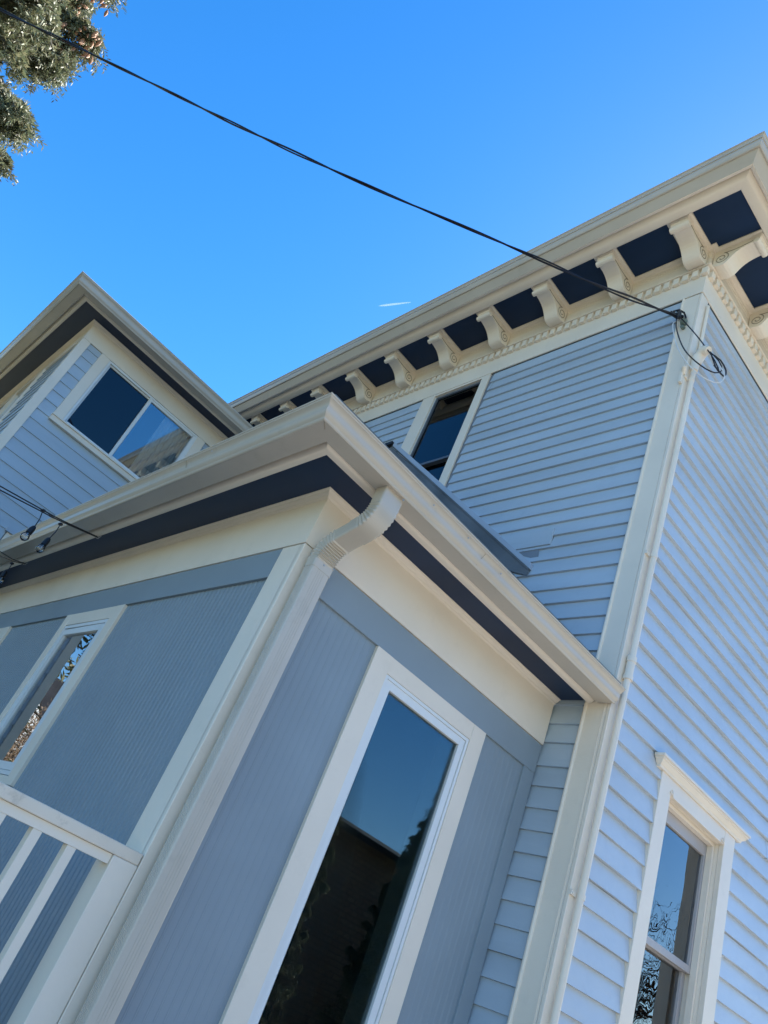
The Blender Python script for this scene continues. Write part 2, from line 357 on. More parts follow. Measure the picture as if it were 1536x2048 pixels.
for (u, z) in ((4.275,1.70),(4.972,1.70)):
    mb = MB(); mb.tube([(u-.03,TY-.014,z+.012),(u-.01,TY-.02,z+.002),(u+.012,TY-.014,z-.004)], .0035, 6); mb.tube([(u-.008,TY-.014,z+.03),(u-.004,TY-.02,z+.012),(u+.002,TY-.014,z)], .0035, 6)
    mb.build('hook', M['trim'], wn, smooth=True)
mb = MB(); n = 60
R = [[(4.28+(.7)*i/n, TY+.20+.018*math.sin(i*1.1), zz) for zz in (-.3, 1.66)] for i in range(n+1)]
mb.rings([r for r in R[:34]], caps=False, closed=False); mb.build('curtain', M['curtain'], wn, smooth=True)
room(B, 3.9, 5.6, -.8, 1.95, 2.4)
# --- lower flashing, patch board -----------------------------------------
mb = MB(); A.box(mb, 3.198, 3.80, -.012, .006, 3.157, 3.30); mb.build('patch_board', M['siding'], house, bevel=.002)
mb = MB(); mb.poly([A.P(3.27,-.008,3.03),A.P(3.30,-.008,3.165),A.P(3.53,-.008,3.185),A.P(3.42,-.008,3.09)]); mb.build('exposed_flashing', M['flash'], house)
def zr(y): return 2.985+.8135*(y-3.30)
mb = MB(); n = len(mb.v)
def strip(mb, ya, yb, lo, hi, o0, o1):
    v = [A.P(ya,o0,zr(ya)+lo),A.P(yb,o0,zr(yb)+lo),A.P(yb,o0,zr(yb)+hi),A.P(ya,o0,zr(ya)+hi),A.P(ya,o1,zr(ya)+lo),A.P(yb,o1,zr(yb)+lo),A.P(yb,o1,zr(yb)+hi),A.P(ya,o1,zr(ya)+hi)]
    n = len(mb.v); mb.v += v; mb.f += [(n,n+1,n+2,n+3),(n+4,n+5,n+6,n+7),(n,n+1,n+5,n+4),(n+1,n+2,n+6,n+5),(n+2,n+3,n+7,n+6),(n+3,n,n+4,n+7)]
sh = MB(); strip(sh, 3.31, 5.80, -.062, -.0455, -.01, .018); sh.poly([A.P(y, .011, z) for y, z in ((3.30,2.945),(3.31,2.885),(3.55,2.975),(5.78,4.84),(5.78,4.93))]); sh.build('roof_edge', M['shingle'], house)
strip(mb, 3.30, 3.72, -.045, .004, -.01, .018); strip(mb, 3.70, 5.80, -.045, .010, -.01, .020)
mb.build('step_flashing', M['lflash'], house, bevel=.002)
# --- sunroom roof ----------------------------------------------------------
mb = MB(); e0 = (SX-.425, SY-.425)
ap = (TX-.004, 5.80, 4.90); thk = .035
low = [(e0[0],e0[1],2.0),(TX-.004,e0[1],2.0),(TX-.004,3.31,2.90)]
for dz in (0, -thk):
    mb.poly([(e0[0],e0[1],1.975+dz+thk),(TX-.004,e0[1],1.975+dz+thk),(TX-.004,2.90,2.43+dz),(TX-.004,3.31,2.79+dz),(ap[0],ap[1],ap[2]+dz)])
    mb.poly([(e0[0],e0[1],1.975+dz+thk),(ap[0],ap[1],ap[2]+dz),(TX-.004,7.75,4.90+dz),(e0[0],7.75,1.975+dz+thk)])
mb.quad((e0[0],e0[1],1.995),(TX-.004,e0[1],1.995),(TX-.004,e0[1],2.010),(e0[0],e0[1],2.010)); mb.quad((e0[0],e0[1],1.995),(e0[0],7.75,1.995),(e0[0],7.75,2.010),(e0[0],e0[1],2.010))
mb.build('sunroom_roof', M['shingle'], house)
mb = MB(); A.box(mb, 5.74, 5.98, .0, .05, 4.93, 4.97); mb.build('flashing_end_block', M['dark'], house)  # black box at the gap where the flashing ends
# --- sunroom walls ----------------------------------------------------------
ZB = GZ+.2
holeL = [(4.60,5.31,.345,1.36),(6.70,7.4,.345,1.36)]; holeR = [(2.225,2.92,-.95,1.355)]
SYE = 7.78
def beadboard(mb, pl, u0, u1, z0, z1, off, pitch=.0415, dp=.0022):
    n = max(1, round((u1-u0)/pitch)); p = (u1-u0)/n; prof = []
    for i in range(n):
        a = u0+i*p; prof += [(a, off-dp),(a+.0025, off+dp*.3),(a+.0060, off+dp*.3),(a+.008, off-dp),(a+.010, off)]
    prof.append((u1, off))
    for (a, o1), (b, o2) in zip(prof, prof[1:]): mb.quad(pl.P(a,o1,z0), pl.P(b,o2,z0), pl.P(b,o2,z1), pl.P(a,o1,z1))
mb = MB()
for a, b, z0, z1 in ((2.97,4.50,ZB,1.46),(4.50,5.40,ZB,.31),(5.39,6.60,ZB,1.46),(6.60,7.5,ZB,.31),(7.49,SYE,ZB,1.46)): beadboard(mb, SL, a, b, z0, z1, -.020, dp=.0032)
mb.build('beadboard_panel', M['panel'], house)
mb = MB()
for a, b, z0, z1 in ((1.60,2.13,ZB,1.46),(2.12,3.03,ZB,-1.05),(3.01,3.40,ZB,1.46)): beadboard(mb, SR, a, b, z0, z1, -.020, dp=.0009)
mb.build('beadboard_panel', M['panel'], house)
mb = MB(); sheet(mb, SL, SY+.03, SYE, GZ, 2.0, holeL, -.03); sheet(mb, SR, SX+.03, TX, GZ, 2.0, holeR, -.03)
mb.build('wall_sheathing', M['room'], house)
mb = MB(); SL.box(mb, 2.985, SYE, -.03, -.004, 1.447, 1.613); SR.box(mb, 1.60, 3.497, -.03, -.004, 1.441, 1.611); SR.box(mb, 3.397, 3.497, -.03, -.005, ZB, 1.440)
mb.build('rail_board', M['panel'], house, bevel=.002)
# corner board of the sunroom
mb = MB(); SL.box(mb, SY+.021, 2.975, -.03, 0, ZB, 1.611); SR.box(mb, SX, 1.62, -.03, .0, ZB, 1.611)
mb.build('corner_board', M['trim'], house, bevel=.003)
fz = [(-.03,1.614),(.004,1.614),(.004,1.872),(.014,1.876),(.018,1.884),(.030,1.890),(.034,1.898),(.044,1.902),(.044,1.912),(-.03,1.912)]
csweep(fz, SX, SY, SYE, TX-.004).build('frieze_board', M['trim'], house)
mb = MB(); mb.quad((SX-.25,SY-.25,1.9055),(TX-.003,SY-.25,1.9055),(TX-.003,SY+.02,1.9055),(SX-.25,SY+.02,1.9055)); mb.quad((SX-.25,SY+.02,1.9055),(SX+.02,SY+.02,1.9055),(SX+.02,SYE,1.9055),(SX-.25,SYE,1.9055))
mb.build('soffit', M['soffit'], house)
cr = [(.229,1.918),(.229,1.892),(.232,1.888),(.240,1.886),(.246,1.888)]+[(.246+.036*math.sin(a*math.pi/16), 1.888+.034*(1-math.cos(a*math.pi/16))) for a in range(1,8)]+[(.288,1.922),(.298,1.922),(.298,1.935),(.235,1.935)]
csweep(cr, SX, SY, SYE, TX-.004).build('crown_moulding', M['trim'], house, smooth=True)
g = [(.298,1.888),(.396,1.886),(.400,1.882),(.407,1.881),(.412,1.885),(.413,1.892),(.416,1.897),(.424,1.902),(.430,1.910),(.432,1.920),(.431,1.930),(.433,1.940),(.439,1.950),(.448,1.957),(.453,1.960),(.455,1.966),(.459,1.968),(.4605,1.974),(.456,1.978),(.446,1.976),(.440,1.955),(.40,1.905),(.31,1.905),(.31,1.985),(.298,1.985)]
def sun_gutter():
    mb = MB(); cx, cy = SX, SY
    R = [[(cx-o, SYE, z) for o, z in g], [(cx-o, cy-o, z) for o, z in g], [(TX-.006 if o < .38 else TX+.02*0-.006, cy-o, z) for o, z in g]]
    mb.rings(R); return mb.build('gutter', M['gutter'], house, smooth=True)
gut = sun_gutter()
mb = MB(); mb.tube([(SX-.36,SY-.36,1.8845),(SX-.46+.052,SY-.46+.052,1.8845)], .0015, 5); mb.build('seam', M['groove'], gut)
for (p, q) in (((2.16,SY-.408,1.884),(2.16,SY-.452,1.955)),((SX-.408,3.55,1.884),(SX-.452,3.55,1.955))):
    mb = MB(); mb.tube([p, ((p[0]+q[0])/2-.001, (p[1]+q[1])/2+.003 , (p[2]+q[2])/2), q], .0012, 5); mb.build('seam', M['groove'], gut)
for (p, nrm) in (((2.02,SY-.452,1.945),(0,-1)),((2.30,SY-.448,1.935),(0,-1)),((SX-.449,3.28,1.94),(-1,0)),((1.76,SY-.45,1.94),(0,-1))):
    mb = MB(); mb.tube([(p[0],p[1],p[2]),(p[0]+nrm[0]*.004,p[1]+nrm[1]*.004,p[2])], [.005,.003], 8); mb.build('screw', M['metal'], gut)
mb = MB(); mb.poly([(TX-.0055, SY-o, z) for o, z in g]); mb.build('end_cap', M['gutter'], gut)
# windows of the sunroom
WS = (M['trim'], M['vinyl'], M['vinyl'])
wn = window(SR, 'window', (2.231,2.914,-.95,1.353), (.113,.106,.09,.088), [(2.250,2.895,-.93,1.334,.040,.010,M['glass'])], .10, WS, .0, -.03)
mb = MB(); frame_bars(mb, SR, 2.233, 2.912, -.94, 1.351, .016, -.06, -.004); mb.build('frame', M['vinyl'], wn, bevel=.001)
wn = window(SL, 'window', (4.607,5.315,.345,1.356), (.114,.088,.045,.09), [(4.635,5.29,.375,1.325,.045,.006,M['glass3'])], .10, WS, .0, -.03)
mb = MB(); frame_bars(mb, SL, 4.610, 5.312, .348, 1.353, .024, -.07, -.003); mb.build('frame', M['vinyl'], wn, bevel=.001)
wn = window(SL, 'window', (6.71,7.41,.345,1.356), (.114,.088,.045,.09), [(6.738,7.382,.375,1.325,.045,.006,M['glass3'])], .10, WS, .0, -.03)
mb = MB(); mb.quad((SX+.04,SY+.04,1.80),(TX-.02,SY+.04,1.80),(TX-.02,7.7,1.80),(SX+.04,7.7,1.80)); mb.quad((SX+.04,SY+.04,-1.0),(TX-.02,SY+.04,-1.0),(TX-.02,7.7,-1.0),(SX+.04,7.7,-1.0))
mb.quad((TX-.03,SY+.04,-1.0),(TX-.03,7.7,-1.0),(TX-.03,7.7,1.80),(TX-.03,SY+.04,1.80)); mb.quad((SX+.04,7.7,-1.0),(TX-.02,7.7,-1.0),(TX-.02,7.7,1.80),(SX+.04,7.7,1.80))
mb.build('room_interior', paint('sunroom_wall', (.36,.40,.40), .8, .08, .05, 8), house)
mb = MB(); frame_bars(mb, PL('y', 5.4), 2.5, 3.3, -.9, 1.2, .08, -.03, 0); mb.box(2.86,2.90,2.85,2.96,-.95,1.36); mb.build('interior_trim', M['trim'], house)
# --- rear wing -----------------------------------------------------------------
lw = [4.64,4.566,4.452,4.322,4.196,4.060,3.930,3.799,3.657,3.533,3.396,3.256,3.120]
while lw[-1] > 0: lw.append(lw[-1]-.134)
hw = (.98,2.26,3.72,4.64)
mb = MB(); claps(mb, WF, WX+.09, TX, lw, [(.87,2.37,3.635,4.7),(1.22,2.4,1.0,2.44)], ob=-.002, ot=-.014, boards=False, jit=.0005)
mb.build('clapboard_wall', M['siding'], house)
mb = MB(); claps(mb, WL, WY+.1, FAR, lw, [(8.93,9.98,3.2,4.7)], ob=-.002, ot=-.014, boards=False, jit=.0005); mb.build('clapboard_wall', M['siding'], house)
mb = MB(); sheet(mb, WF, WX+.01, TX, GZ, 4.9, [hw,(1.3,2.3,1.1,2.36)], -.023); sheet(mb, WL, WY+.01, FAR, GZ, 4.9, [(9.05,9.9,3.25,4.6)], -.023); mb.build('wall_sheathing', M['flash'], house)
mb = MB(); WF.box(mb, WX, WX+.092, -.018, 0, -.5, 4.643); WL.box(mb, WY+.019, WY+.11, -.018, 0, -.5, 4.643); mb.build('corner_board', M['trim'], house, bevel=.002)
f = [(-.02,4.644),(.003,4.644),(.003,4.835),(.012,4.84),(.016,4.85),(.03,4.858),(.034,4.868),(.044,4.872),(.044,4.882),(-.02,4.882)]
csweep(f, WX, WY, FAR, TX-.004).build('frieze_board', M['trim'], house)
mb = MB(); mb.quad((WX-.25,WY-.25,4.8755),(TX-.003,WY-.25,4.8755),(TX-.003,WY+.02,4.8755),(WX-.25,WY+.02,4.8755)); mb.quad((WX-.25,WY+.02,4.8755),(WX+.02,WY+.02,4.8755),(WX+.02,FAR,4.8755),(WX-.25,FAR,4.8755))
mb.build('soffit', M['soffit'], house)
dz = 4.8755-1.9055
csweep([(o, z+dz) for o, z in cr], WX, WY, FAR, TX-.004).build('crown_moulding', M['trim'], house, smooth=True)
def gz(z): return z+dz if z < 1.90 else 1.90+dz+(z-1.90)*1.25
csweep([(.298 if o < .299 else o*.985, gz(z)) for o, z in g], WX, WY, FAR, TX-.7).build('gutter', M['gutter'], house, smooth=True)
mb = MB(); e = .44; mb.poly([(WX-e,WY-e,4.95),(TX,WY-e,4.95),(TX,WY+2,6.0),(WX+2,WY+2,6.0)]); mb.poly([(WX-e,WY-e,4.95),(WX+2,WY+2,6.0),(WX+2,FAR,6.0),(WX-e,FAR,4.95)]); mb.poly([(WX+2,WY+2,6.0),(TX,WY+2,6.0),(TX,FAR,6.0),(WX+2,FAR,6.0)])
mb.build('wing_roof', M['shingle'], house)
wn = window(WF, 'window', (.98,2.262,3.705,4.642), (.108,.11,0,0), [(1.005,1.60,3.735,4.622,.022,.028,M['glass2']),(1.565,2.24,3.725,4.622,.034,.006,M['glass3'])], .10, (M['trim'],M['vinyl'],M['vinyl']), .004, -.018)
mb = MB(); frame_bars(mb, WF, .981, 2.261, 3.708, 4.640, .024, -.05, -.001); mb.build('frame', M['vinyl'], wn, bevel=.001)
mb = MB(); mb.box(.868,2.374,WY-.035,WY+.01,3.635,3.705); mb.box(.862,2.38,WY-.05,WY+.01,3.690,3.706); mb.build('sill', M['trim'], wn, bevel=.002)
mb = MB(); n = 50
mb.rings([[(1.84+.42*i/n+.10*(z-3.7)*0, WY+.085+.022*math.sin(i*.9), z) for z in (3.5,4.7)] for i in range(n+1)], caps=False, closed=False); mb.build('curtain', M['curtain'], wn, smooth=True)
room(WF, .8, 2.7, 3.2, 4.75, 2.2)
wn = window(WF, 'window', (1.30,2.30,1.1,2.36), (.07,.07,.05,.07), [(1.30,2.30,1.1,2.36,.04,.02,M['glass'])], .10, (M['trim'],M['vinyl'],M['vinyl']), .012, -.018)
mb = MB(); mb.box(1.20,2.42,WY-.04,WY,2.43,2.47); mb.build('window_head', M['lflash'], wn, bevel=.002)
room(WF, 1.1, 2.6, .8, 2.6, 1.6)
wn = window(WL, 'window', (9.05,9.9,3.25,4.6), (.12,.10,.08,.04), [(9.05,9.9,3.25,4.6,.04,.03,M['glass'])], .10, (M['trim'],M['vinyl'],M['vinyl']), .012, -.018)
room(WL, 8.9, 10.2, 3.0, 4.75, 1.2)
# --- porch deck and post -----------------------------------------------------------
mb = MB(); mb.box(-1.9, SX-.02, SY-.06, WY-.03, -.86, -.75); mb.box(-1.9,-1.86,SY-.05,WY-.1,GZ,-.86); mb.box(-1.85, SX-.03, SY-.05, SY-.02, GZ, -.861); mb.build('porch_deck', M['wood'], house)
# --- downspout ------------------------------------------------------------------------
XC = 1.588; HW = .053; DP = .036
def dring(y, z, ang, sx=1.0, sy=1.0):
    # rounded rectangle across the pipe; ang = tilt of the pipe in the y-z plane from vertical
    ca, sa = math.cos(ang), math.sin(ang); out = []
    hw, dp, r = HW*sx, DP*sy, .010
    for cxx, cyy, a0 in ((hw-r, dp-r, 0), (-hw+r, dp-r, 90), (-hw+r, -dp+r, 180), (hw-r, -dp+r, 270)):
        for k in range(4):
            a = math.radians(a0+k*30); px = cxx+r*math.cos(a); py = cyy+r*math.sin(a)
            out.append((XC+px, y+py*ca, z+py*sa))
    return out
YD = 2.738
mb = MB(); mb.rings([dring(YD, GZ+.2, 0), dring(YD, 1.52, 0)])
ds = mb.build('downspout', M['gutter'], house, smooth=True)
mb = MB()
for k in range(5): yy = YD-.022+.011*k; mb.tube([(XC-HW-.0003, yy, GZ+.2),(XC-HW-.0003, yy, 1.515)], .0022, 6)
for k in range(4): xx = XC-.018+.012*k; mb.tube([(xx, YD-DP-.0000, GZ+.2),(xx, YD-DP-.0000, 1.50)], .0012, 6)
mb.build('rib', M['gutter'], ds, smooth=True)
def elbow(path, ribs, name, s0=1.03, s1=1.03, full=False):
    mb = MB(); R = []; n = len(path)
    for i, (y, z, a) in enumerate(path):
        q = 1.0
        t = i/(n-1)
        if ribs[0] < t < ribs[1]: q = 1+(.060 if full else .050)*math.cos(i*math.pi) 
        sx = s0+(s1-s0)*t; R.append(dring(y, z, a, sx*(1+(q-1)*(.6 if full else 1)), sx*(1+(q-1)*2.2 if full else 1)))
    mb.rings(R); return mb.build(name, M['gutter'], ds, smooth=False)
def bend(y0, z0, a0, a1, r, n):
    # travels downward; angle from vertical toward +y
    out = []; y, z = y0, z0; L = abs(a1-a0)*r/n
    for i in range(n+1):
        a = a0+(a1-a0)*i/n; out.append((y, z, a)); 
        am = a0+(a1-a0)*(i+.5)/n; y += math.sin(am)*L; z -= math.cos(am)*L
    return out
A1 = math.radians(70)
p1 = [(2.452,1.905,0),(2.452,1.82,0)]+bend(2.452,1.812,0,A1,.112,16)
ye, ze, _ = p1[-1]; p1 += [(ye+.02*math.sin(A1), ze-.02*math.cos(A1), A1),(ye+.045*math.sin(A1), ze-.045*math.cos(A1), A1)]
e1 = elbow(p1, (.12,.88), 'elbow', 1.10, 1.04)
ye, ze = p1[-1][0]-.02*math.sin(A1), p1[-1][1]+.02*math.cos(A1)
b2 = bend(0, 0, A1, 0, .13, 18); dy2, dz2 = b2[-1][0], b2[-1][1]
# straight piece until the second bend lands on the vertical run
Ls = (YD-ye-dy2)/math.sin(A1); Ls = max(Ls, .02)
ys, zs_ = ye+Ls*math.sin(A1), ze-Ls*math.cos(A1)
p2 = [(ye, ze, A1)]+[(ys+a, zs_+b, c) for a, b, c in b2]; p2.append((p2[-1][0], p2[-1][1]-.04, 0)); 
e2 = elbow(p2, (.06,.93), 'elbow', .99, 1.05, full=True)
for (xx, yy, zz) in ((XC+.035,2.39,1.87),(XC-.004,YD-DP-.003,p2[-1][1]+.03),(XC+.048,YD-DP-.003,p2[-1][1]+.045)): mb = MB(); mb.tube([(xx,yy,zz),(xx,yy-.004,zz)], [.0055,.003], 8); mb.build('screw', M['metal'], ds)
print('elbow end', p2[-1], 'e1 end', p1[-1])

# ------------------------------------------------------------------ porch railing
rl = empty('porch_railing', (.2, SY, -.75), 'cream porch railing with peeling top rail ending at the sunroom corner', 'railing')
M['peel'] = paint('peeling_cream_paint', (.74,.63,.50), .55, .06, .6, 35, dirt=.75, dcol=(.27,.23,.18))
mb = MB(); mb.box(-1.85, 1.495, SY+.0, SY+.075, .142, .184); r1 = mb.build('top_rail', M['peel'], rl, bevel=.004)
mb = MB(); mb.box(-1.85, 1.389, SY+.012, SY+.06, .108, .141); mb.build('sub_rail', M['trim'], rl)
mb = MB(); mb.box(-1.85, 1.389, SY+.012, SY+.06, -.66, -.60); mb.build('bottom_rail', M['trim'], rl)
mb = MB(); mb.box(1.391, 1.497, SY+.002, SY+.115, -.75, .1415); mb.build('post', M['trim'], rl, bevel=.003)
x = 1.245; k = 0
mb = MB(); mb.box(-.018,.018,0,.040,-.60,.108); b0 = mb.build('baluster', M['trim'], rl, bevel=.002)
xs = [1.241-.138*k for k in range(22)]
for i, x in enumerate(xs):
    o = b0 if i == 0 else b0.copy()
    if i: COL.objects.link(o); o.parent = rl
    o.matrix_parent_inverse = Matrix.Translation(rl.location).inverted(); o.location = (x, SY+.014, 0)

# ------------------------------------------------------------------ conduit
cn = empty('electrical_conduit', (3.56, 2.385, GZ), 'cream electrical conduit pipe strapped up the corner of the tall block', 'conduit')
CX, CY = 3.562, 2.383
mb = MB(); mb.tube([(CX,CY,GZ+.2),(CX-.004,CY,0.3),(CX-.002,CY,2.1)], .0195, 14); mb.tube([(CX,CY,2.2),(CX,CY,4.72)], .0195, 14); mb.build('pipe', M['trim'], cn, smooth=True)
mb = MB(); mb.tube([(CX,CY,2.07),(CX,CY,2.07001),(CX,CY,2.095),(CX,CY,2.0951),(CX,CY,2.185),(CX,CY,2.1851),(CX,CY,2.22),(CX,CY,2.2201)], [.0195,.029,.029,.025,.025,.029,.029,.0195], 16); mb.build('coupling', M['trim'], cn, smooth=True)
for zz in (2.956,.859,4.60,-.6):
    mb = MB(); mb.tube([(CX,CY,zz-.012),(CX,CY,zz-.0119),(CX,CY,zz+.012),(CX,CY,zz+.0121)], [.0195,.0225,.0225,.0195], 14); mb.box(CX-.062,CX-.018,TY-.012,TY+.0,zz-.011,zz+.011); mb.tube([(CX-.048,TY-.011,zz),(CX-.048,TY-.017,zz)], .0055, 8); mb.build('strap', M['trim'], cn)
mb = MB(); mb.tube([(CX,CY,4.70),(CX,CY,4.7001),(CX,CY,4.86)], [.02,.032,.034], 14); mb.tube([(CX+.015,CY,4.80),(CX+.02,CY-.01,4.87),(CX+.01,CY-.035,4.905),(CX-.005,CY-.075,4.90),(CX-.008,CY-.095,4.885)], [.036,.042,.044,.040,.030], 14); mb.build('weatherhead', M['trim'], cn, smooth=True)
mb = MB(); mb.tube([(3.603,2.397,4.93),(3.596,2.397,5.52)], .014, 8); mb.build('upper_pipe', M['trim'], cn, smooth=True)

# ------------------------------------------------------------------ service cable
P = [(3.46,2.56,5.33),(3.178,2.794,5.347),(2.878,3.043,5.375),(2.561,3.306,5.435),(2.014,3.760,5.515),(1.408,4.264,5.600),(.757,4.804,5.715),(.134,5.322,5.850),(-.504,5.851,6.005),(-1.236,6.458,6.175),(-1.888,7.0,6.33),(-4.5,9.17,7.02),(-9,12.9,8.35),(-15,17.9,10.3)]
V = [Vector(p) for p in P]
def smooth_path(V, per=18):
    out = []
    for i in range(len(V)-1):
        p0 = V[max(i-1,0)]; p1 = V[i]; p2 = V[i+1]; p3 = V[min(i+2,len(V)-1)]
        n = max(2, int((p2-p1).length*per))
        for k in range(n):
            t = k/n; out.append(.5*((2*p1)+(p2-p0)*t+(2*p0-5*p1+4*p2-p3)*t*t+(3*p1-p0-3*p2+p3)*t**3))
    out.append(V[-1]); return out
SP = smooth_path(V)
wr = empty('service_cable', (3.46,2.56,5.33), 'black twisted service cable crossing the sky to the corner of the tall block', 'cable')
for s in (0, 1):
    mb = MB(); pts = []; L = 0
    for i, p in enumerate(SP):
        if i: L += (SP[i]-SP[i-1]).length
        t = (SP[min(i+1,len(SP)-1)]-SP[max(i-1,0)]).normalized(); a = t.cross(Vector((0,0,1))).normalized(); b = a.cross(t)
        ph = 2*math.pi*L/1.45+s*math.pi+.6*math.sin(L*1.3); rr = .0078*(1+.25*math.sin(L*2.1))
        if L < .55: rr *= 1+.8*math.sin(L/.55*math.pi)
        pts.append(p+(a*math.cos(ph)+b*math.sin(ph))*rr)
    mb.tube(pts, .0082 if s == 0 else .0070, 7); mb.build('conductor', M['wire'], wr, smooth=True)
mb = MB(); mb.tube([(3.40,2.60,5.335),(3.455,2.562,5.325),(3.49,2.535,5.345)], [.016,.022,.014], 8); mb.tube([(3.44,2.55,5.37),(3.43,2.53,5.33),(3.45,2.54,5.285)], .016, 7)
mb.tube([(3.42,2.585,5.36),(3.45,2.555,5.40),(3.475,2.52,5.37),(3.478,2.50,5.31),(3.485,2.50,5.25)], .008, 6); mb.build('wedge_clamp', M['dark'], wr)
mb = MB(); mb.tube([(3.50,2.52,5.24),(3.465,2.50,5.245),(3.45,2.495,5.235)], [.022,.030,.018], 10); mb.tube([(3.50,2.51,5.20),(3.47,2.51,5.19)], .016, 8); mb.build('insulator', M['caulk'], wr, smooth=True)
wh = (CX-.008, CY-.095, 4.885)
mb = MB(); mb.tube(smooth_path([Vector(q) for q in ((3.44,2.55,5.32),(3.44,2.46,5.17),(3.50,2.34,4.97),(3.60,2.25,4.80),(3.66,2.235,4.73),(3.64,2.26,4.78),(3.58,2.28,4.87))],30), .0052, 6)
mb.tube(smooth_path([Vector(q) for q in ((3.43,2.55,5.30),(3.39,2.49,5.05),(3.42,2.40,4.80),(3.52,2.30,4.68),(3.62,2.24,4.68),(3.67,2.22,4.75),(3.64,2.24,4.83),(3.57,2.285,4.885))],30), .0052, 6)
mb.tube(smooth_path([Vector(q) for q in ((3.58,2.285,4.88),(3.66,2.24,4.86),(3.71,2.21,4.78),(3.69,2.21,4.70),(3.60,2.25,4.75))],30), .006, 6)
mb.build('drop_loop', M['wire'], wr, smooth=True)
mb = MB(); mb.tube(smooth_path([Vector(q) for q in ((3.46,2.56,5.27),(3.40,2.545,5.16),(3.39,2.50,4.98),(3.42,2.44,4.80),(3.50,2.36,4.66),(3.58,2.27,4.58),(3.66,2.215,4.60),(3.685,2.20,4.70),(3.64,2.24,4.80))],30), .0042, 6)
mb.build('bare_neutral', M['white'], wr, smooth=True)
mb = MB(); mb.tube([(3.50,2.42,4.62),(3.46,2.40,4.66)], .02, 8); mb.box(3.475,3.503,2.415,2.44,4.52,4.72); mb.build('cable_clip', M['trim'], wr, bevel=.004)

# ------------------------------------------------------------------ string lights
def px(dirv, y): k = y/dirv[1]; return Vector((dirv[0]*k, y, dirv[2]*k))
def string_light(hook, d0, bulbs, label, drop):
    sl = empty('string_lights', hook, label, 'string lights', 'string lights hooked to the sunroom eave')
    H = Vector(hook)
    for s in (0, 1):
        far = px(d0[s], H.y-.55); mid = (H+far)/2+Vector((0,0,-.012))
        far2 = far+(far-H)*5+Vector((0,0,.1))
        pts = smooth_path([H+Vector((0,0,-.004*s)), mid, far, far2], 12)
        mb = MB(); mb.tube(pts, .0042, 6); mb.build('wire', M['wire'], sl, smooth=True)
    for (top, soc, bul) in bulbs:
        mb = MB(); mb.tube([top+Vector((.012,0,.006)), top, top-Vector((.012,0,.006))], [.007,.012,.007], 8)
        mb.tube([top, (top+soc)/2+Vector((.006,0,0)), soc], .0032, 6); mb.build('lamp_lead', M['wire'], sl)
        ax = (bul-soc).normalized()
        mb = MB(); mb.tube([soc-ax*.008, soc, soc+ax*.02, soc+ax*.055], [.006,.013,.018,.0185], 12); bs = mb.build('socket', M['dark'], sl, smooth=True)
        mb = MB(); c = soc+ax*.085; mb.tube([c+ax*q for q in (-.032,-.022,-.01,.004,.016,.025,.030)], [.013,.018,.024,.027,.023,.014,.002], 14); mb.build('bulb', M['bulb'], bs, smooth=True)
        mb = MB(); mb.tube([c-ax*.03, c-ax*.005], .003, 6); mb.build('filament', M['metal'], bs)
    mb = MB(); mb.tube([H+Vector((.02,0,.02)), H+Vector((.012,.004,-.006)), H+Vector((0,0,-.010)), H+Vector((-.008,0,.004))], .004, 6); mb.build('hook', M['metal'], sl)
D = lambda a: Vector(a)
h1 = (1.262, 5.02, 1.882)
string_light(h1, [(.1234,1.048,.3710),(.1265,1.0489,.3670)],
    [(px((.1787,1.0155,.3663),4.72), px((.1845,1.02695,.3454),4.70), px((.18424,1.0334,.3368),4.69)),
     (px((.2042,1.0030,.3606),4.80), px((.20606,1.0166,.3404),4.78), px((.20657,1.02435,.3294),4.77))],
    'black string lights with two clear bulbs, hooked under the sunroom eave', 0)
import sys
def pdir(x, y):
    v = Vector((x-768, -(y-1024), -1536)); return Mr @ v / 1536
h2 = tuple(px(pdir(46,1130), 6.42)); h2 = (1.265, 6.45, 1.882)
string_light(h2, [tuple(pdir(0,1103)), tuple(pdir(0,1112))],
    [(px(pdir(24,1127),6.30), px(pdir(12,1143),6.28), px(pdir(6,1152),6.27))],
    'black string light with one clear bulb, lowest at the left edge of the sunroom eave', 0)

